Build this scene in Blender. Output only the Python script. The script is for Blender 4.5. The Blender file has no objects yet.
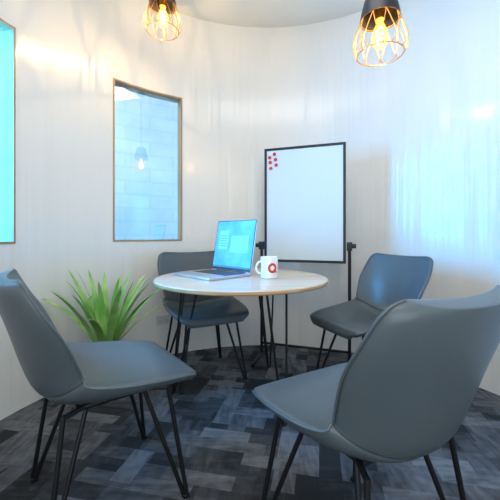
import bpy, bmesh, math, random
from mathutils import Vector, Matrix
random.seed(4)
S = bpy.context.scene
COL = S.collection
try:
    S.view_settings.view_transform = 'Standard'
    S.view_settings.look = 'None'
    S.view_settings.exposure = 0.0
except Exception: pass

# ---------------------------------------------------------------- helpers
def mat(name, col, rough=0.5, metal=0.0, **kw):
    m = bpy.data.materials.new(name); m.use_nodes = True
    b = m.node_tree.nodes['Principled BSDF']
    b.inputs['Base Color'].default_value = (*col, 1)
    b.inputs['Roughness'].default_value = rough
    b.inputs['Metallic'].default_value = metal
    for k, v in kw.items():
        b.inputs[k.replace('_', ' ')].default_value = v
    return m
def nt(m): return m.node_tree.nodes, m.node_tree.links, m.node_tree.nodes['Principled BSDF']
def noise_bump(m, scale, strength, dist=0.002, vec_scale=None, detail=4):
    n, l, b = nt(m)
    tc = n.new('ShaderNodeTexCoord'); mp = n.new('ShaderNodeMapping')
    if vec_scale: mp.inputs['Scale'].default_value = vec_scale
    tx = n.new('ShaderNodeTexNoise'); tx.inputs['Scale'].default_value = scale; tx.inputs['Detail'].default_value = detail
    bp = n.new('ShaderNodeBump'); bp.inputs['Strength'].default_value = strength; bp.inputs['Distance'].default_value = dist
    l.new(tc.outputs['Object'], mp.inputs['Vector']); l.new(mp.outputs[0], tx.inputs['Vector'])
    l.new(tx.outputs['Fac'], bp.inputs['Height']); l.new(bp.outputs[0], b.inputs['Normal'])
    return tx
def noise_col(m, scale, c1, c2, vec_scale=None, lo=0.35, hi=0.65):
    n, l, b = nt(m)
    tc = n.new('ShaderNodeTexCoord'); mp = n.new('ShaderNodeMapping')
    if vec_scale: mp.inputs['Scale'].default_value = vec_scale
    tx = n.new('ShaderNodeTexNoise'); tx.inputs['Scale'].default_value = scale; tx.inputs['Detail'].default_value = 5
    cr = n.new('ShaderNodeValToRGB')
    cr.color_ramp.elements[0].position = lo; cr.color_ramp.elements[0].color = (*c1, 1)
    cr.color_ramp.elements[1].position = hi; cr.color_ramp.elements[1].color = (*c2, 1)
    l.new(tc.outputs['Object'], mp.inputs['Vector']); l.new(mp.outputs[0], tx.inputs['Vector'])
    l.new(tx.outputs['Fac'], cr.inputs['Fac']); l.new(cr.outputs[0], b.inputs['Base Color'])

def obj_from_bm(name, bm, mats, smooth=False, parent=None):
    me = bpy.data.meshes.new(name)
    bmesh.ops.recalc_face_normals(bm, faces=bm.faces[:])
    bm.to_mesh(me); bm.free()
    if not isinstance(mats, (list, tuple)): mats = [mats]
    for m in mats: me.materials.append(m)
    if smooth:
        for p in me.polygons: p.use_smooth = True
    o = bpy.data.objects.new(name, me); COL.objects.link(o)
    if parent: o.parent = parent
    return o
def auto_smooth(o, ang=35):
    for p in o.data.polygons: p.use_smooth = True
    me = o.data; bm = bmesh.new(); bm.from_mesh(me)
    for e in bm.edges:
        if len(e.link_faces) == 2 and e.calc_face_angle(0) > math.radians(ang): e.smooth = False
    bm.to_mesh(me); bm.free()
def empty(name, loc, rz=0.0, label=None, cat=None, group=None):
    e = bpy.data.objects.new(name, None); COL.objects.link(e)
    e.empty_display_size = 0.1
    e.location = loc; e.rotation_euler = (0, 0, rz)
    if label: e['label'] = label
    if cat: e['category'] = cat
    if group: e['group'] = group
    return e
def tube(bm, pts, r, seg=10, closed=False, mi=0):
    pts = [Vector(p) for p in pts]; n = len(pts)
    rs = r if isinstance(r, (list, tuple)) else [r]*n
    rings = []; up = None
    for i, p in enumerate(pts):
        if closed: t = pts[(i+1) % n]-pts[i-1]
        else: t = pts[min(i+1, n-1)]-pts[max(i-1, 0)]
        t.normalize()
        if up is None:
            up = Vector((0, 0, 1)) if abs(t.z) < 0.9 else Vector((1, 0, 0))
        up = (up - t*up.dot(t)).normalized(); s = t.cross(up)
        rings.append([bm.verts.new(p + (up*math.cos(a)+s*math.sin(a))*rs[i]) for a in [2*math.pi*k/seg for k in range(seg)]])
    m = n if closed else n-1
    for i in range(m):
        A = rings[i]; B = rings[(i+1) % n]
        for k in range(seg):
            f = bm.faces.new((A[k], A[(k+1) % seg], B[(k+1) % seg], B[k])); f.material_index = mi
    if not closed:
        f = bm.faces.new(rings[0][::-1]); f.material_index = mi
        f = bm.faces.new(rings[-1]); f.material_index = mi
def lathe(bm, prof, seg=48, mi=0, c=(0, 0, 0), cap0=False, cap1=False):
    rings = []
    for r, z in prof:
        rings.append([bm.verts.new((c[0]+r*math.cos(2*math.pi*k/seg), c[1]+r*math.sin(2*math.pi*k/seg), c[2]+z)) for k in range(seg)])
    for A, B in zip(rings, rings[1:]):
        for k in range(seg):
            f = bm.faces.new((A[k], A[(k+1) % seg], B[(k+1) % seg], B[k])); f.material_index = mi
    if cap0: bm.faces.new(rings[0][::-1]).material_index = mi
    if cap1: bm.faces.new(rings[-1]).material_index = mi
def box(bm, lo, hi, mi=0, M=None, bev=0.0):
    c = [(a+b)/2 for a, b in zip(lo, hi)]; s = [abs(b-a) for a, b in zip(lo, hi)]
    mm = Matrix.Translation(c) @ Matrix.Diagonal((*s, 1))
    if M is not None: mm = M @ mm
    g = bmesh.ops.create_cube(bm, size=1, matrix=mm)
    fs = set(f for v in g['verts'] for f in v.link_faces)
    for f in fs: f.material_index = mi
    if bev > 0:
        es = list(set(e for v in g['verts'] for e in v.link_edges))
        r = bmesh.ops.bevel(bm, geom=es, offset=bev, segments=3, affect='EDGES', profile=0.5)
        for f in r['faces']: f.material_index = mi

# ---------------------------------------------------------------- materials
M_wall = mat('wall_paint', (0.86, 0.845, 0.80), 0.22, Coat_Weight=0.3, Coat_Roughness=0.12)
noise_bump(M_wall, 3.2, 0.55, 0.025, (3, 3, 0.12), 2)
M_ceil = mat('ceiling_paint', (0.86, 0.85, 0.80), 0.7); noise_bump(M_ceil, 60, 0.05)
M_leather = mat('grey_leather', (0.088, 0.112, 0.125), 0.36); noise_bump(M_leather, 160, 0.15, 0.001)
M_black = mat('black_metal', (0.012, 0.012, 0.014), 0.4, 0.3); noise_bump(M_black, 200, 0.03, 0.0005)
M_blackp = mat('black_plastic', (0.015, 0.015, 0.017), 0.45)
M_gold = mat('gold_wire', (0.90, 0.42, 0.10), 0.3, 1.0)
M_top = mat('table_top_laminate', (0.82, 0.76, 0.68), 0.3)
noise_col(M_top, 3.0, (0.60, 0.485, 0.36), (0.71, 0.60, 0.48), (1, 9, 1))
M_edge = mat('table_wood_edge', (0.6, 0.38, 0.2), 0.45)
noise_col(M_edge, 6.0, (0.5, 0.28, 0.12), (0.7, 0.45, 0.23), (1, 1, 12))
M_trim = mat('window_timber', (0.42, 0.27, 0.14), 0.5); noise_col(M_trim, 8, (0.36, 0.2, 0.09), (0.55, 0.34, 0.17), (1, 1, 0.2))
M_white = mat('white_plastic', (0.66, 0.67, 0.66), 0.35)
M_ceramic = mat('white_ceramic', (0.86, 0.86, 0.85), 0.12)
M_red = mat('red_enamel', (0.75, 0.03, 0.02), 0.35)
M_board = mat('whiteboard_enamel', (0.70, 0.79, 0.84), 0.05)
M_silver = mat('silver_aluminium', (0.50, 0.54, 0.60), 0.32, 0.7)
M_key = mat('dark_keys', (0.06, 0.06, 0.065), 0.5)
M_leaf = mat('green_leaf', (0.12, 0.35, 0.06), 0.4)
noise_col(M_leaf, 5, (0.14, 0.38, 0.06), (0.45, 0.70, 0.22))
M_pot = mat('pot_grey', (0.35, 0.35, 0.34), 0.6); M_soil = mat('soil', (0.05, 0.03, 0.02), 0.95)
noise_bump(M_soil, 60, 0.8, 0.01)

# glass
def glass_mat(name, tint, refl):
    m = bpy.data.materials.new(name); m.use_nodes = True
    n = m.node_tree.nodes; l = m.node_tree.links; n.clear()
    out = n.new('ShaderNodeOutputMaterial'); mx = n.new('ShaderNodeMixShader')
    tr = n.new('ShaderNodeBsdfTransparent'); tr.inputs[0].default_value = (*tint, 1)
    gl = n.new('ShaderNodeBsdfGlossy'); gl.inputs['Roughness'].default_value = 0.01
    mx.inputs[0].default_value = refl
    l.new(tr.outputs[0], mx.inputs[1]); l.new(gl.outputs[0], mx.inputs[2]); l.new(mx.outputs[0], out.inputs[0])
    return m
M_glass = glass_mat('window_glass', (0.84, 0.95, 0.96), 0.26)
def emis(name, col, st):
    m = bpy.data.materials.new(name); m.use_nodes = True
    b = m.node_tree.nodes['Principled BSDF']
    b.inputs['Base Color'].default_value = (*col, 1); b.inputs['Emission Color'].default_value = (*col, 1)
    b.inputs['Emission Strength'].default_value = st; b.inputs['Roughness'].default_value = 0.3
    return m
M_bulbglass = bpy.data.materials.new('amber_bulb_glass'); M_bulbglass.use_nodes = True
n = M_bulbglass.node_tree.nodes; l = M_bulbglass.node_tree.links; n.clear()
out = n.new('ShaderNodeOutputMaterial'); ad = n.new('ShaderNodeAddShader')
tr_ = n.new('ShaderNodeBsdfTransparent'); tr_.inputs[0].default_value = (1, 0.86, 0.6, 1)
em = n.new('ShaderNodeEmission'); em.inputs[0].default_value = (1.0, 0.55, 0.12, 1); em.inputs[1].default_value = 1.3
l.new(tr_.outputs[0], ad.inputs[0]); l.new(em.outputs[0], ad.inputs[1]); l.new(ad.outputs[0], out.inputs[0])
M_fil = emis('filament_glow', (1.0, 0.6, 0.2), 60)

# carpet
M_car = mat('carpet_charcoal', (0.03, 0.033, 0.037), 0.95)
n, l, b = nt(M_car)
tc = n.new('ShaderNodeTexCoord')
def mapping(scale, rot=0):
    m = n.new('ShaderNodeMapping'); m.inputs['Scale'].default_value = scale; m.inputs['Rotation'].default_value = (0, 0, rot)
    l.new(tc.outputs['Object'], m.inputs['Vector']); return m
def streak(scale, rot):
    m = mapping(scale, rot); t = n.new('ShaderNodeTexNoise'); t.inputs['Scale'].default_value = 1.0; t.inputs['Detail'].default_value = 3
    l.new(m.outputs[0], t.inputs['Vector']); return t
def brick(scale, rot, w, h, off=0.5):
    m = mapping((1, 1, 1), rot); t = n.new('ShaderNodeTexBrick'); t.inputs['Scale'].default_value = scale; t.offset = off
    t.inputs['Mortar Size'].default_value = 0.0; t.inputs['Brick Width'].default_value = w; t.inputs['Row Height'].default_value = h
    t.inputs['Color1'].default_value = (0, 0, 0, 1); t.inputs['Color2'].default_value = (1, 1, 1, 1)
    l.new(m.outputs[0], t.inputs['Vector']); return t
def mth(op, a, c):
    t = n.new('ShaderNodeMath'); t.operation = op
    for i, x in enumerate((a, c)):
        if isinstance(x, (int, float)): t.inputs[i].default_value = x
        else: l.new(x, t.inputs[i])
    return t.outputs[0]
R = math.radians(12)
s1 = streak((4, 40, 1), R); s2 = streak((40, 4, 1), R)
b1 = brick(1, R, 0.25, 0.078, 0.37); b2 = brick(1, R+math.pi/2, 0.20, 0.095, 0.43); b3 = brick(1, R, 0.13, 0.17, 0.3)
v1 = mth('MULTIPLY', mth('MULTIPLY', b1.outputs['Color'], b1.outputs['Color']), s1.outputs['Fac'])
v2 = mth('MULTIPLY', mth('MULTIPLY', b2.outputs['Color'], b2.outputs['Color']), s2.outputs['Fac'])
v3 = mth('MULTIPLY', b3.outputs['Color'], 0.14)
vs = mth('ADD', mth('MAXIMUM', v1, v2), v3)
blot = n.new('ShaderNodeTexNoise'); blot.inputs['Scale'].default_value = 22; blot.inputs['Detail'].default_value = 3; l.new(tc.outputs['Object'], blot.inputs['Vector'])
vs = mth('MULTIPLY', vs, mth('ADD', blot.outputs['Fac'], 0.45))
cr = n.new('ShaderNodeValToRGB')
cr.color_ramp.elements[0].position = 0.12; cr.color_ramp.elements[0].color = (0.014, 0.016, 0.020, 1)
cr.color_ramp.elements[1].position = 0.60; cr.color_ramp.elements[1].color = (0.17, 0.178, 0.195, 1)
l.new(vs, cr.inputs['Fac']); l.new(cr.outputs[0], b.inputs['Base Color'])
fn = n.new('ShaderNodeTexNoise'); fn.inputs['Scale'].default_value = 350; l.new(tc.outputs['Object'], fn.inputs['Vector'])
bp = n.new('ShaderNodeBump'); bp.inputs['Strength'].default_value = 0.6; bp.inputs['Distance'].default_value = 0.004
l.new(fn.outputs['Fac'], bp.inputs['Height']); l.new(bp.outputs[0], b.inputs['Normal'])

# painted brick of corridor
M_brick = mat('painted_brick', (0.6, 0.63, 0.66), 0.7)
n, l, b = nt(M_brick)
tc = n.new('ShaderNodeTexCoord'); bt = n.new('ShaderNodeTexBrick'); bt.inputs['Scale'].default_value = 1
bt.inputs['Brick Width'].default_value = 0.6; bt.inputs['Row Height'].default_value = 0.17; bt.inputs['Mortar Size'].default_value = 0.02; bt.inputs['Mortar Smooth'].default_value = 1.0
bt.inputs['Color1'].default_value = (0.56, 0.60, 0.60, 1); bt.inputs['Color2'].default_value = (0.70, 0.70, 0.66, 1); bt.inputs['Mortar'].default_value = (0.50, 0.54, 0.54, 1)
nz = n.new('ShaderNodeTexNoise'); nz.inputs['Scale'].default_value = 3.0; nz.inputs['Detail'].default_value = 4
mxc = n.new('ShaderNodeMix'); mxc.data_type = 'RGBA'; mxc.inputs[0].default_value = 0.4
crx = n.new('ShaderNodeValToRGB'); crx.color_ramp.elements[0].position = 0.35; crx.color_ramp.elements[0].color = (0.46, 0.55, 0.56, 1)
crx.color_ramp.elements[1].position = 0.65; crx.color_ramp.elements[1].color = (0.80, 0.79, 0.72, 1)
l.new(tc.outputs['UV'], nz.inputs['Vector']); l.new(nz.outputs['Fac'], crx.inputs['Fac'])
l.new(tc.outputs['UV'], bt.inputs['Vector']); l.new(bt.outputs['Color'], mxc.inputs[6]); l.new(crx.outputs[0], mxc.inputs[7]); l.new(mxc.outputs[2], b.inputs['Base Color'])

# ---------------------------------------------------------------- room
CX, CY, RR, HC = 0.15, 1.45, 1.56, 2.94
def pol(a, r, z=0): a = math.radians(a); return Vector((CX+r*math.cos(a), CY+r*math.sin(a), z))
WINS = [(164.4, 187.0), (118.3, 139.6)]; WZ0, WZ1 = 0.97, 2.21
A0, A1 = -66.0, 238.0
angs = sorted(set([A0 + i*(A1-A0)/304 for i in range(305)]) | set(x for w in WINS for x in w))
zs = [0, WZ0, WZ1, HC]
bm = bmesh.new()
def shell(bm, r): return [[bm.verts.new(pol(a, r, z)) for z in zs] for a in angs]
I = shell(bm, RR); O = shell(bm, RR+0.1)
def solid(i, j):
    if i < 0 or i >= len(angs)-1 or j < 0 or j >= 3: return False
    mid = (angs[i]+angs[i+1])/2
    return not (j == 1 and any(w[0] < mid < w[1] for w in WINS))
for i in range(len(angs)-1):
    for j in range(3):
        if not solid(i, j): continue
        bm.faces.new((I[i][j], I[i][j+1], I[i+1][j+1], I[i+1][j])); bm.faces.new((O[i][j], O[i+1][j], O[i+1][j+1], O[i][j+1]))
        if not solid(i-1, j): bm.faces.new((I[i][j], O[i][j], O[i][j+1], I[i][j+1]))
        if not solid(i+1, j): bm.faces.new((I[i+1][j], I[i+1][j+1], O[i+1][j+1], O[i+1][j]))
        if not solid(i, j-1): bm.faces.new((I[i][j], I[i+1][j], O[i+1][j], O[i][j]))
        if not solid(i, j+1): bm.faces.new((I[i][j+1], O[i][j+1], O[i+1][j+1], I[i+1][j+1]))
w = obj_from_bm('wall_round', bm, M_wall); auto_smooth(w, 20)
w['kind'] = 'structure'
# floor + ceiling
bm = bmesh.new(); box(bm, (-4, -2.5, -0.1), (4, 5.5, 0)); f = obj_from_bm('floor', bm, M_car); f['kind'] = 'structure'
bm = bmesh.new(); lathe(bm, [(1.68, HC), (1.68, HC+0.08)], 96, 0, (CX, CY, 0), True, True); c = obj_from_bm('ceiling', bm, M_ceil); c['kind'] = 'structure'
# corridor wall
bm = bmesh.new(); uvl = bm.loops.layers.uv.new('UVMap')
ro = 3.1; prev = None
for i in range(61):
    a = 90+i*2; p = (bm.verts.new(pol(a, ro, 0)), bm.verts.new(pol(a, ro, 3.2)))
    if prev:
        fc = bm.faces.new((prev[0], prev[1], p[1], p[0]))
        L = math.radians(2)*ro
        for lp, uv in zip(fc.loops, ((L*(i-1), 0), (L*(i-1), 3.2), (L*i, 3.2), (L*i, 0))): lp[uvl].uv = uv
    prev = p
cw = obj_from_bm('wall_corridor', bm, M_brick); cw['kind'] = 'structure'
# windows
for k, (a, c2) in enumerate(WINS):
    root = empty('window_%d' % (k+1), pol((a+c2)/2, RR+0.03, WZ0)); root['kind'] = 'structure'
    inv = Matrix.Translation(-root.location)
    bm = bmesh.new(); N = 16; t = 0.012; da = math.degrees(t/RR)
    def strip(a0, a1, z0, z1, r0, r1):
        pr = None
        for i in range(N+1):
            an = a0+(a1-a0)*i/N
            q = [bm.verts.new(pol(an, r, z)) for r, z in ((r0, z0), (r0, z1), (r1, z1), (r1, z0))]
            if pr:
                for m in range(4): bm.faces.new((pr[m], pr[(m+1) % 4], q[(m+1) % 4], q[m]))
            else: bm.faces.new(q)
            pr = q
        bm.faces.new(pr[::-1])
    strip(a, c2, WZ0, WZ0+t, RR-0.006, RR+0.1); strip(a, c2, WZ1-t, WZ1, RR-0.006, RR+0.1)
    strip(a, a+da, WZ0+t, WZ1-t, RR-0.006, RR+0.1); strip(c2-da, c2, WZ0+t, WZ1-t, RR-0.006, RR+0.1)
    bm.transform(inv); o = obj_from_bm('window_frame', bm, M_trim, parent=root); o['kind'] = 'structure'
    bm = bmesh.new()
    # flat sheet of glass set in the curved reveal
    pa0, pa1 = a+da, c2-da
    vv = [bm.verts.new(p) for p in (pol(pa0, RR+0.028, WZ0+t), pol(pa0, RR+0.028, WZ1-t), pol(pa1, RR+0.055, WZ1-t), pol(pa1, RR+0.055, WZ0+t))]
    bm.faces.new(vv)
    bm.transform(inv); o = obj_from_bm('window_pane', bm, M_glass, False, parent=root); o['kind'] = 'structure'

# ---------------------------------------------------------------- chairs
ctrl = [ # y, z, halfwidth, curl
 (0.288, 0.425, 0.185, 0.0), (0.290, 0.450, 0.205, 0.0), (0.270, 0.474, 0.235, 0.004), (0.187, 0.482, 0.262, 0.014), (0.066, 0.472, 0.276, 0.040),
 (-0.066, 0.460, 0.274, 0.072), (-0.160, 0.466, 0.258, 0.094), (-0.214, 0.510, 0.244, 0.104), (-0.246, 0.59, 0.256, 0.104),
 (-0.272, 0.68, 0.274, 0.090), (-0.298, 0.765, 0.276, 0.066), (-0.320, 0.838, 0.262, 0.050), (-0.328, 0.866, 0.238, 0.044), (-0.331, 0.878, 0.20, 0.04)]
def cat(v):
    n = len(ctrl)-1; x = v*n; i = min(int(x), n-1); t = x-i
    P = [ctrl[max(0, min(n, i+k))] for k in (-1, 0, 1, 2)]
    return [0.5*((2*P[1][c])+(-P[0][c]+P[2][c])*t+(2*P[0][c]-5*P[1][c]+4*P[2][c]-P[3][c])*t*t+(-P[0][c]+3*P[1][c]-3*P[2][c]+P[3][c])*t**3) for c in range(4)]
def shellpart(name, v0, v1, rows, parent):
    bm = bmesh.new(); NU = 22; T = []; B = []
    for j in range(rows+1):
        v = v0+(v1-v0)*j/rows
        y, z, hw, cu = cat(v); e = 0.004
        a = cat(min(1, v+e)); c = cat(max(0, v-e)); ty, tz = a[0]-c[0], a[1]-c[1]; L = math.hypot(ty, tz); ty /= L; tz /= L
        ny, nz = tz, -ty
        rt = []; rb = []
        for i in range(NU+1):
            u = -1+2*i/NU; au = abs(u); d = cu*au**2.2
            th = 0.046*(1-au**6)**0.5*0.6+0.018
            pad = 0.006*(1-au**4)
            x = hw*u
            rt.append(bm.verts.new((x, y+ny*(d+pad), z+nz*(d+pad)))); rb.append(bm.verts.new((x*1.01, y+ny*(d-th), z+nz*(d-th))))
        T.append(rt); B.append(rb)
    for j in range(rows):
        for i in range(NU):
            bm.faces.new((T[j][i], T[j][i+1], T[j+1][i+1], T[j+1][i])); bm.faces.new((B[j][i], B[j+1][i], B[j+1][i+1], B[j][i+1]))
        bm.faces.new((T[j][0], T[j+1][0], B[j+1][0], B[j][0])); bm.faces.new((T[j][NU], B[j][NU], B[j+1][NU], T[j+1][NU]))
    for i in range(NU):
        bm.faces.new((T[0][i], B[0][i], B[0][i+1], T[0][i+1])); bm.faces.new((T[rows][i], T[rows][i+1], B[rows][i+1], B[rows][i]))
    for sgn in (0, NU):
        tube(bm, [(T[j][sgn].co+B[j][sgn].co)/2 + Vector((0.002*(1 if sgn else -1), 0, 0)) for j in range(rows+1)], 0.004, 6)
    o = obj_from_bm(name, bm, M_leather, True, parent)
    md = o.modifiers.new('sub', 'SUBSURF'); md.levels = 1; md.render_levels = 1
    return o
CH = dict(
 A=((-0.575, 1.31), (0.79, 0.61), "grey leather bucket chair with black metal legs beside the green plant"),
 B=((-0.345, 2.40), (0.46, -0.88), "grey leather bucket chair tucked under the round table behind the laptop"),
 C=((0.755, 2.12), (-0.92, -0.38), "grey leather bucket chair standing in front of the whiteboard easel"),
 D=((0.350, 1.035), (-0.50, 0.866), "grey leather bucket chair with its back turned, black hairpin legs"))
def build_chair():
    root = empty('dining_chair', (0, 0, 0))
    parts = [shellpart('seat', 0.0, 0.515, 26, root), shellpart('backrest', 0.505, 1.0, 26, root)]
    for sx in (1, -1):
        for sy in (1, -1):
            bm = bmesh.new()
            foot = Vector((0.23*sx, 0.23*sy, 0.008))
            t1 = Vector((0.18*sx, 0.18*sy, 0.430)); t2 = Vector((0.13*sx, 0.10*sy, 0.425))
            tube(bm, [t1, foot+Vector((0.006*sx, 0.004*sy, 0))], 0.0085, 10)
            tube(bm, [t2, foot+Vector((-0.006*sx, -0.004*sy, 0))], 0.0085, 10)
            box(bm, (foot.x-0.014, foot.y-0.012, 0.0), (foot.x+0.014, foot.y+0.012, 0.014), bev=0.003)
            tube(bm, [t1+Vector((0.0, 0.0, -0.006)), t2+Vector((0, 0, -0.004))], 0.009, 8)
            o = obj_from_bm('leg', bm, M_black, False, root); auto_smooth(o, 40); parts.append(o)
    bm = bmesh.new()
    tube(bm, [(0.14, -0.13, 0.42), (0.14, 0.13, 0.425), (-0.14, 0.13, 0.425), (-0.14, -0.13, 0.42)], 0.01, 8, closed=True)
    box(bm, (-0.13, -0.03, 0.415), (0.13, 0.03, 0.43))
    parts.append(obj_from_bm('underframe', bm, M_black, False, root))
    return root, parts
croot, cparts = build_chair()
first = True
for k in 'ABCD':
    (x, y), (fx, fy), lab = CH[k]
    if first: r = croot; first = False
    else:
        r = croot.copy(); COL.objects.link(r)
        for p in cparts:
            q = p.copy(); q.parent = r; COL.objects.link(q)
    r.location = (x, y, 0); r.rotation_euler = (0, 0, math.atan2(fy, fx)-math.pi/2)
    r['label'] = lab; r['category'] = 'chair'; r['group'] = 'chairs around the meeting table'

# ---------------------------------------------------------------- table
TX, TY, TR, TZ = -0.055, 2.10, 0.545, 0.75
tr = empty('round_table', (TX, TY, 0), 0, 'round pale wood-topped table on black hairpin legs', 'table')
bm = bmesh.new()
lathe(bm, [(TR-0.02, TZ-0.026), (TR-0.004, TZ-0.024), (TR, TZ-0.018), (TR, TZ-0.005)], 96, 1, cap0=True)
lathe(bm, [(TR, TZ-0.005), (TR-0.004, TZ), (TR-0.02, TZ), (0.01, TZ)], 96, 0, cap1=True)
bmesh.ops.remove_doubles(bm, verts=bm.verts[:], dist=0.0001)
o = obj_from_bm('table_top', bm, [M_top, M_edge], parent=tr); auto_smooth(o, 30)
for a in (63, -57, 183):
    bm = bmesh.new(); ar = math.radians(a); d = Vector((math.cos(ar), math.sin(ar), 0)); s = Vector((-d.y, d.x, 0))
    ft = d*0.44
    for off in (-1, 1):
        tube(bm, [d*0.37+s*0.07*off+Vector((0, 0, TZ-0.026)), ft+s*0.012*off+Vector((0, 0, 0.02)), ft+s*0.006*off+Vector((0, 0, 0.009)), ft+Vector((0, 0, 0.008))], 0.0065, 8)
    tube(bm, [d*0.27+Vector((0, 0, TZ-0.026)), ft-d*0.012+Vector((0, 0, 0.02)), ft+Vector((0, 0, 0.008))], 0.0065, 8)
    M = Matrix.Rotation(ar, 4, 'Z')
    box(bm, (0.25, -0.085, TZ-0.031), (0.39, 0.085, TZ-0.025), M=M)
    o = obj_from_bm('leg', bm, M_black, parent=tr); auto_smooth(o, 40)

# ---------------------------------------------------------------- laptop
HL = Vector((-0.285, 2.42)); HR = Vector((0.005, 2.12))
hc = (HL+HR)/2; W = 0.415; D = 0.335
ang = math.atan2(HR.y-HL.y, HR.x-HL.x)
lt = empty('laptop', (hc.x, hc.y, TZ+0.0005), ang, 'open silver laptop with a glowing blue screen on the table', 'laptop')
bm = bmesh.new(); box(bm, (-W/2, -D, 0.0), (W/2, 0, 0.016), bev=0.004)
box(bm, (-0.06, -D+0.015, 0.0155), (0.06, -D+0.105, 0.0168), 0)
o = obj_from_bm('base', bm, [M_silver], parent=lt); auto_smooth(o)
bm = bmesh.new()
for r_ in range(6):
    for c_ in range(14):
        x = -W/2+0.03+c_*(W-0.06)/14; y = -0.035-r_*0.026
        box(bm, (x, y-0.021, 0.016), (x+0.021, y, 0.0182))
obj_from_bm('keyboard', bm, M_key, parent=lt)
sroot_M = Matrix.Translation((0, 0, 0.018)) @ Matrix.Rotation(math.radians(-10), 4, 'X')
SH = 0.365
bm = bmesh.new(); box(bm, (-W/2, 0.0, 0.0), (W/2, 0.009, SH), bev=0.003); bm.transform(sroot_M)
o = obj_from_bm('lid', bm, M_silver, parent=lt); auto_smooth(o)
bm = bmesh.new(); box(bm, (-W/2+0.004, -0.0015, 0.006), (W/2-0.004, 0.001, SH-0.004)); bm.transform(sroot_M)
obj_from_bm('bezel', bm, M_key, parent=lt)
M_s0 = emis('display_blue', (0.06, 0.33, 0.85), 0.9)
n, l, b = nt(M_s0)
tc = n.new('ShaderNodeTexCoord'); nz = n.new('ShaderNodeTexNoise'); nz.inputs['Scale'].default_value = 7
cr = n.new('ShaderNodeValToRGB'); cr.color_ramp.elements[0].color = (0.04, 0.28, 0.72, 1); cr.color_ramp.elements[0].position = 0.35
cr.color_ramp.elements[1].color = (0.12, 0.55, 0.82, 1); cr.color_ramp.elements[1].position = 0.65
l.new(tc.outputs['Object'], nz.inputs['Vector']); l.new(nz.outputs['Fac'], cr.inputs['Fac']); l.new(cr.outputs[0], b.inputs['Emission Color'])
M_s1 = emis('display_cyan', (0.13, 0.52, 0.70), 0.7); M_s2 = emis('display_navy', (0.03, 0.2, 0.5), 0.7)
bm = bmesh.new()
def rect(x0, x1, z0, z1, y, mi):
    f = bm.faces.new([bm.verts.new(p) for p in ((x0, y, z0), (x1, y, z0), (x1, y, z1), (x0, y, z1))]); f.material_index = mi
m_ = 0.010
rect(-W/2+m_, W/2-m_, 0.022, SH-m_, -0.0022, 0)
rect(-0.03, 0.15, 0.13, 0.25, -0.0026, 1)
rect(-0.165, -0.06, 0.15, 0.29, -0.0026, 1)
rect(-W/2+m_, W/2-m_, 0.022, 0.034, -0.0028, 2)
for i in range(5): rect(-0.155, -0.08+0.01*(i % 2), 0.175+i*0.018, 0.178+i*0.018, -0.0030, 2)
bm.transform(sroot_M)
obj_from_bm('screen', bm, [M_s0, M_s1, M_s2], parent=lt)
bm = bmesh.new(); tube(bm, [(-0.15, 0.004, 0.017), (0.15, 0.004, 0.017)], 0.007, 10); o = obj_from_bm('hinge', bm, M_key, True, lt)

# ---------------------------------------------------------------- mug
MR, MH = 0.054, 0.135
mg = empty('mug', (0.12, 2.03, TZ+0.0005), 0, 'white ceramic mug with a red ring logo on the table', 'mug')
bm = bmesh.new()
lathe(bm, [(0.03, 0.004), (MR-0.006, 0.0), (MR-0.001, 0.004), (MR, 0.01), (MR, MH-0.003), (MR-0.0015, MH), (MR-0.004, MH-0.002), (MR-0.005, 0.012), (0.02, 0.008)], 48, 0, cap0=True, cap1=True)
obj_from_bm('body', bm, M_ceramic, True, mg)
bm = bmesh.new()
hp = [(-MR+0.004-0.034*math.sin(math.pi*t/12)**0.7, 0, MH*0.5+0.036*math.cos(math.pi*t/12)) for t in range(13)]
tube(bm, hp, 0.0065, 10); bm.transform(Matrix.Rotation(math.radians(15), 4, 'Z'))
obj_from_bm('handle', bm, M_ceramic, True, mg)
bm = bmesh.new(); camdir = math.atan2(-2.03, -0.12)+math.radians(22)
def oncyl(px, pz): a = camdir+px/MR; return Vector(((MR+0.0006)*math.cos(a), (MR+0.0006)*math.sin(a), MH*0.5+pz))
pr = None; NS = 40
for i in range(NS+1):
    a = 2*math.pi*i/NS
    q = (bm.verts.new(oncyl(0.029*math.cos(a), 0.031*math.sin(a))), bm.verts.new(oncyl(0.014*math.cos(a), 0.016*math.sin(a))))
    if pr: bm.faces.new((pr[0], pr[1], q[1], q[0]))
    pr = q
for i in range(6):
    t0, t1 = i/6, (i+1)/6; f0 = 0.008+0.020*t0; f1 = 0.008+0.020*t1
    g = [(f0-0.005, -f0-0.004), (f0+0.005, -f0+0.004), (f1+0.005, -f1+0.004), (f1-0.005, -f1-0.004)]
    bm.faces.new([bm.verts.new(oncyl(x, z)) for x, z in g])
obj_from_bm('logo', bm, M_red, parent=mg)

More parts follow.
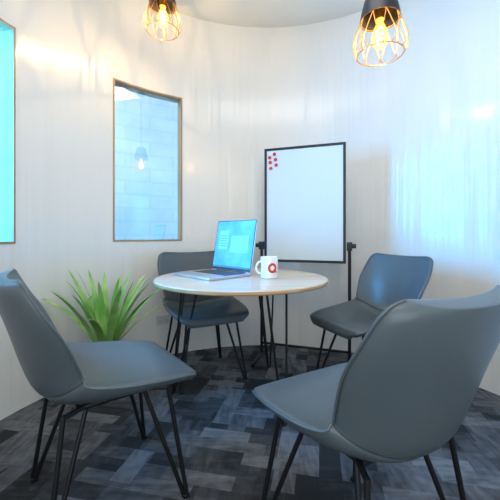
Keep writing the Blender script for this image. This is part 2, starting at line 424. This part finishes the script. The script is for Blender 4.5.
# ---------------------------------------------------------------- whiteboard easel
bx, by = 0.43, 2.605; ba = math.atan2(-0.21, 0.605)
eb = empty('whiteboard_easel', (bx, by, 0), ba, 'white magnetic board in black frame on black tubular stand', 'whiteboard')
BW, Z0, Z1 = 0.325, 0.80, 1.735
bm = bmesh.new(); box(bm, (-BW+0.015, -0.006, Z0+0.015), (BW-0.015, 0.008, Z1-0.015)); obj_from_bm('board_surface', bm, M_board, parent=eb)
bm = bmesh.new()
for lo, hi in (((-BW, -0.012, Z0), (-BW+0.02, 0.014, Z1)), ((BW-0.02, -0.012, Z0), (BW, 0.014, Z1)), ((-BW+0.02, -0.012, Z0), (BW-0.02, 0.014, Z0+0.02)), ((-BW+0.02, -0.012, Z1-0.02), (BW-0.02, 0.014, Z1))):
    box(bm, lo, hi, bev=0.003)
obj_from_bm('board_frame', bm, M_blackp, parent=eb)
for s in (-1, 1):
    bm = bmesh.new(); tube(bm, [(s*0.352, 0, 0.03), (s*0.352, 0, 0.96)], 0.012, 12); o = obj_from_bm('post', bm, M_black, parent=eb); auto_smooth(o, 40)
    bm = bmesh.new(); box(bm, (s*0.352-0.02, -0.022, 0.90), (s*0.352+0.02, 0.022, 0.965), bev=0.005); tube(bm, [(s*0.352, 0, 0.935), (s*0.40, 0, 0.935)], 0.017, 12)
    o = obj_from_bm('clamp_knob', bm, M_blackp, parent=eb); auto_smooth(o, 40)
    bm = bmesh.new(); tube(bm, [(s*0.352, -0.24, 0.013), (s*0.352, -0.22, 0.02), (s*0.352, 0, 0.03), (s*0.352, 0.18, 0.02), (s*0.352, 0.2, 0.013)], 0.013, 12); o = obj_from_bm('foot', bm, M_black, True, eb)
bm = bmesh.new(); tube(bm, [(-0.352, 0.0, 0.12), (0.352, 0.0, 0.12)], 0.010, 10); obj_from_bm('crossbar', bm, M_black, True, eb)
Mb = Matrix.Translation((bx, by, 0)) @ Matrix.Rotation(ba, 4, 'Z')
mag = None
for (dx, dz) in ((0.045, 0.075), (0.085, 0.05), (0.05, 0.115), (0.095, 0.095), (0.055, 0.165), (0.10, 0.14)):
    if mag is None:
        bm = bmesh.new(); lathe(bm, [(0.004, 0), (0.014, 0), (0.014, 0.006), (0.012, 0.008), (0.003, 0.008)], 20, 0, cap0=True, cap1=True)
        bm.transform(Matrix.Rotation(math.radians(90), 4, 'X')); mo = obj_from_bm('magnet', bm, M_red); auto_smooth(mo, 40); mag = mo
    else: mo = mag.copy(); COL.objects.link(mo)
    mo.matrix_world = Mb @ Matrix.Translation((-BW+0.0+dx, -0.0062, Z1-dz))
    mo['label'] = 'small round red magnet stuck on the whiteboard'; mo['category'] = 'magnet'; mo['group'] = 'red magnets on the whiteboard'

# ---------------------------------------------------------------- pendant lamps
def lamp(x, y, zb, sc, lab, power):
    root = empty('pendant_lamp', (x, y, zb), random.uniform(0, 1), lab, 'lamp', 'gold cage pendant lamps')
    prof = [(0.088, 0.168), (0.104, 0.125), (0.118, 0.08), (0.126, 0.045), (0.120, 0.02), (0.105, 0.0)]
    prof = [(r*sc, z*sc) for r, z in prof]
    def at(t):
        x_ = t*(len(prof)-1); i = min(int(x_), len(prof)-2); f_ = x_-i
        return prof[i][0]*(1-f_)+prof[i+1][0]*f_, prof[i][1]*(1-f_)+prof[i+1][1]*f_
    bm = bmesh.new(); NW = 10
    for k in range(NW):
        for s in (-1, 1):
            pts = []
            for i in range(16):
                t = i/15; r, z = at(t); a = 2*math.pi*k/NW + s*t*math.pi/NW*1.5
                pts.append((r*math.cos(a), r*math.sin(a), z))
            tube(bm, pts, 0.0020*sc, 6)
    for t in (0, 1):
        r, z = at(t); tube(bm, [(r*math.cos(a), r*math.sin(a), z) for a in [2*math.pi*i/48 for i in range(48)]], 0.0028*sc, 6, closed=True)
    obj_from_bm('cage', bm, M_gold, True, root)
    bm = bmesh.new()
    lathe(bm, [(0.092*sc, 0.165*sc), (0.086*sc, 0.20*sc), (0.058*sc, 0.315*sc), (0.05*sc, 0.322*sc), (0.012*sc, 0.326*sc), (0.010*sc, 0.322*sc), (0.047*sc, 0.316*sc), (0.055*sc, 0.31*sc), (0.082*sc, 0.20*sc), (0.088*sc, 0.165*sc)], 48, 0)
    o = obj_from_bm('lamp_shade', bm, M_blackp, parent=root); auto_smooth(o, 40)
    bm = bmesh.new(); lathe(bm, [(0.022*sc, 0.165*sc), (0.024*sc, 0.21*sc), (0.02*sc, 0.32*sc)], 24, 0, cap0=True, cap1=True); o = obj_from_bm('socket', bm, M_gold, parent=root); auto_smooth(o, 40)
    bm = bmesh.new(); lathe(bm, [(0.004*sc, 0.03*sc), (0.02*sc, 0.035*sc), (0.034*sc, 0.055*sc), (0.038*sc, 0.08*sc), (0.031*sc, 0.115*sc), (0.018*sc, 0.145*sc), (0.016*sc, 0.17*sc)], 32, 0, cap0=True)
    obj_from_bm('bulb', bm, M_bulbglass, True, root)
    bm = bmesh.new(); pts = []
    for i in range(41):
        a = i/40*math.pi*6; pts.append((0.013*sc*math.cos(a), 0.013*sc*math.sin(a), (0.05+0.08*i/40)*sc))
    tube(bm, pts, 0.004*sc, 6); obj_from_bm('filament', bm, M_fil, True, root)
    bm = bmesh.new(); tube(bm, [(0, 0, 0.32*sc), (0, 0, HC-zb-0.01)], 0.004, 8)
    obj_from_bm('cord', bm, M_blackp, True, root)
    bm = bmesh.new(); lathe(bm, [(0.05, HC-zb-0.025), (0.05, HC-zb-0.0005)], 32, 0, cap0=True, cap1=True); o = obj_from_bm('ceiling_rose', bm, M_blackp, parent=root); auto_smooth(o)
    L = bpy.data.lights.new('bulb_light', 'POINT'); L.energy = power; L.color = (1.0, 0.80, 0.52); L.shadow_soft_size = 0.006*sc
    lo = bpy.data.objects.new('bulb_light', L); COL.objects.link(lo); lo.parent = root; lo.location = (0, 0, 0.085*sc)
lamp(0.62, 1.55, 1.88, 1.0, 'black-capped pendant lamp with gold wire cage over the chair', 7)
lamp(-0.59, 2.2, 2.40, 1.0, 'pendant lamp with gold wire cage hanging near the ceiling', 11)

# ---------------------------------------------------------------- plant
pl = empty('potted_plant', (-0.91, 2.06, 0), 0, 'green spiky-leaved plant in a grey pot by the wall', 'plant')
bm = bmesh.new(); lathe(bm, [(0.10, 0.0), (0.105, 0.004), (0.13, 0.29), (0.135, 0.31), (0.127, 0.31), (0.12, 0.29), (0.10, 0.27)], 40, 0, cap0=True)
o = obj_from_bm('pot', bm, M_pot, parent=pl); auto_smooth(o, 35)
bm = bmesh.new(); lathe(bm, [(0.121, 0.285), (0.06, 0.295), (0.01, 0.3)], 32, 0, cap0=True, cap1=True); obj_from_bm('soil', bm, M_soil, True, pl)
bm = bmesh.new()
NLF = 28
for k in range(NLF):
    az = k*2.39996+random.uniform(-.2, .2); tier = k/NLF
    Ln = 0.54-0.02*tier+random.uniform(-.06, .05); el0 = math.radians(50+36*tier); bend = math.radians(random.uniform(30, 70)*(1.05-tier*0.75))
    d = Vector((math.cos(az), math.sin(az), 0)); s = Vector((-d.y, d.x, 0)); p = d*0.025+Vector((0, 0, 0.29)); prv = None; NN = 14
    for i in range(NN+1):
        t = i/NN; w_ = 0.022*(0.55+1.2*t)*(1-t)**0.7*1.25+0.0008 if t < 1 else 0.0005
        el = el0-bend*t*t
        tang = d*math.cos(el)+Vector((0, 0, math.sin(el))); nrm = s.cross(tang)
        q = (bm.verts.new(p-s*w_-nrm*(-w_*0.35)), bm.verts.new(p), bm.verts.new(p+s*w_-nrm*(-w_*0.35)))
        if prv:
            bm.faces.new((prv[0], prv[1], q[1], q[0])); bm.faces.new((prv[1], prv[2], q[2], q[1]))
        prv = q; p = p+tang*(Ln/NN)
for v in bm.verts:
    wv = Vector((v.co.x+pl.location.x-CX, v.co.y+pl.location.y-CY))
    if wv.length > 1.53:
        wv = wv.normalized()*1.53; v.co.x = wv.x+CX-pl.location.x; v.co.y = wv.y+CY-pl.location.y
fo = obj_from_bm('foliage', bm, M_leaf, True, pl)

# ---------------------------------------------------------------- outlet
oa = 124.5
p = pol(oa, RR-0.006, 0.31)
orr = empty('power_outlet', p, math.radians(oa-90), 'white double power outlet on the curved wall', 'outlet')
bm = bmesh.new(); box(bm, (-0.058, -0.008, -0.037), (0.058, 0.005, 0.037), bev=0.003); obj_from_bm('plate', bm, M_white, parent=orr)
for sx in (-0.028, 0.028):
    bm = bmesh.new(); box(bm, (sx-0.006, -0.011, 0.012), (sx+0.006, -0.007, 0.026)); obj_from_bm('switch', bm, M_white, parent=orr)
    bm = bmesh.new()
    for q in ((-0.008, 0.0), (0.008, 0.0), (0, -0.014)): box(bm, (sx+q[0]-0.0015, -0.0085, q[1]-0.010), (sx+q[0]+0.0015, -0.0078, q[1]-0.002))
    obj_from_bm('socket_slots', bm, M_key, parent=orr)

# ---------------------------------------------------------------- lights
def area(name, loc, target, sx, sy, e, col):
    L = bpy.data.lights.new(name, 'AREA'); L.shape = 'RECTANGLE'; L.size = sx; L.size_y = sy; L.energy = e; L.color = col
    o = bpy.data.objects.new(name, L); COL.objects.link(o); o.location = loc
    o.rotation_euler = (Vector(target)-Vector(loc)).to_track_quat('-Z', 'Y').to_euler(); return o
area('ceiling_fill_light', (0.15, 1.0, 2.90), (0.15, 1.0, 0), 1.0, 1.0, 15, (1, 0.98, 0.94))  # added soft fill, no actual ceiling fixture; brightens the room evenly
area('doorway_daylight', (0.1, -0.7, 1.5), (0.1, 2, 1.2), 1.4, 1.9, 19, (0.88, 0.95, 1.0))
area('window_daylight', pol(180, 2.6, 1.75), (1.6, 1.9, 1.2), 0.8, 1.5, 270, (0.03, 0.42, 1.0))
area('corridor_fill_light', (-2.1, 3.1, 3.1), pol(130, 3.1, 1.4), 1.0, 0.6, 34, (0.92, 0.98, 1.0))  # unseen fill added to brighten the brick behind the windows
wd = bpy.data.worlds.new('World'); S.world = wd; wd.use_nodes = True
wd.node_tree.nodes['Background'].inputs[0].default_value = (0.85, 0.93, 1.0, 1); wd.node_tree.nodes['Background'].inputs[1].default_value = 0.8

# ---------------------------------------------------------------- camera
cam = bpy.data.cameras.new('Camera'); cam.lens = 36*325/500; cam.sensor_width = 36; cam.shift_y = -15/500; cam.clip_start = 0.02
co = bpy.data.objects.new('Camera', cam); COL.objects.link(co); co.location = (0, 0, 1.02); co.rotation_euler = (math.pi/2, 0, 0)
S.camera = co
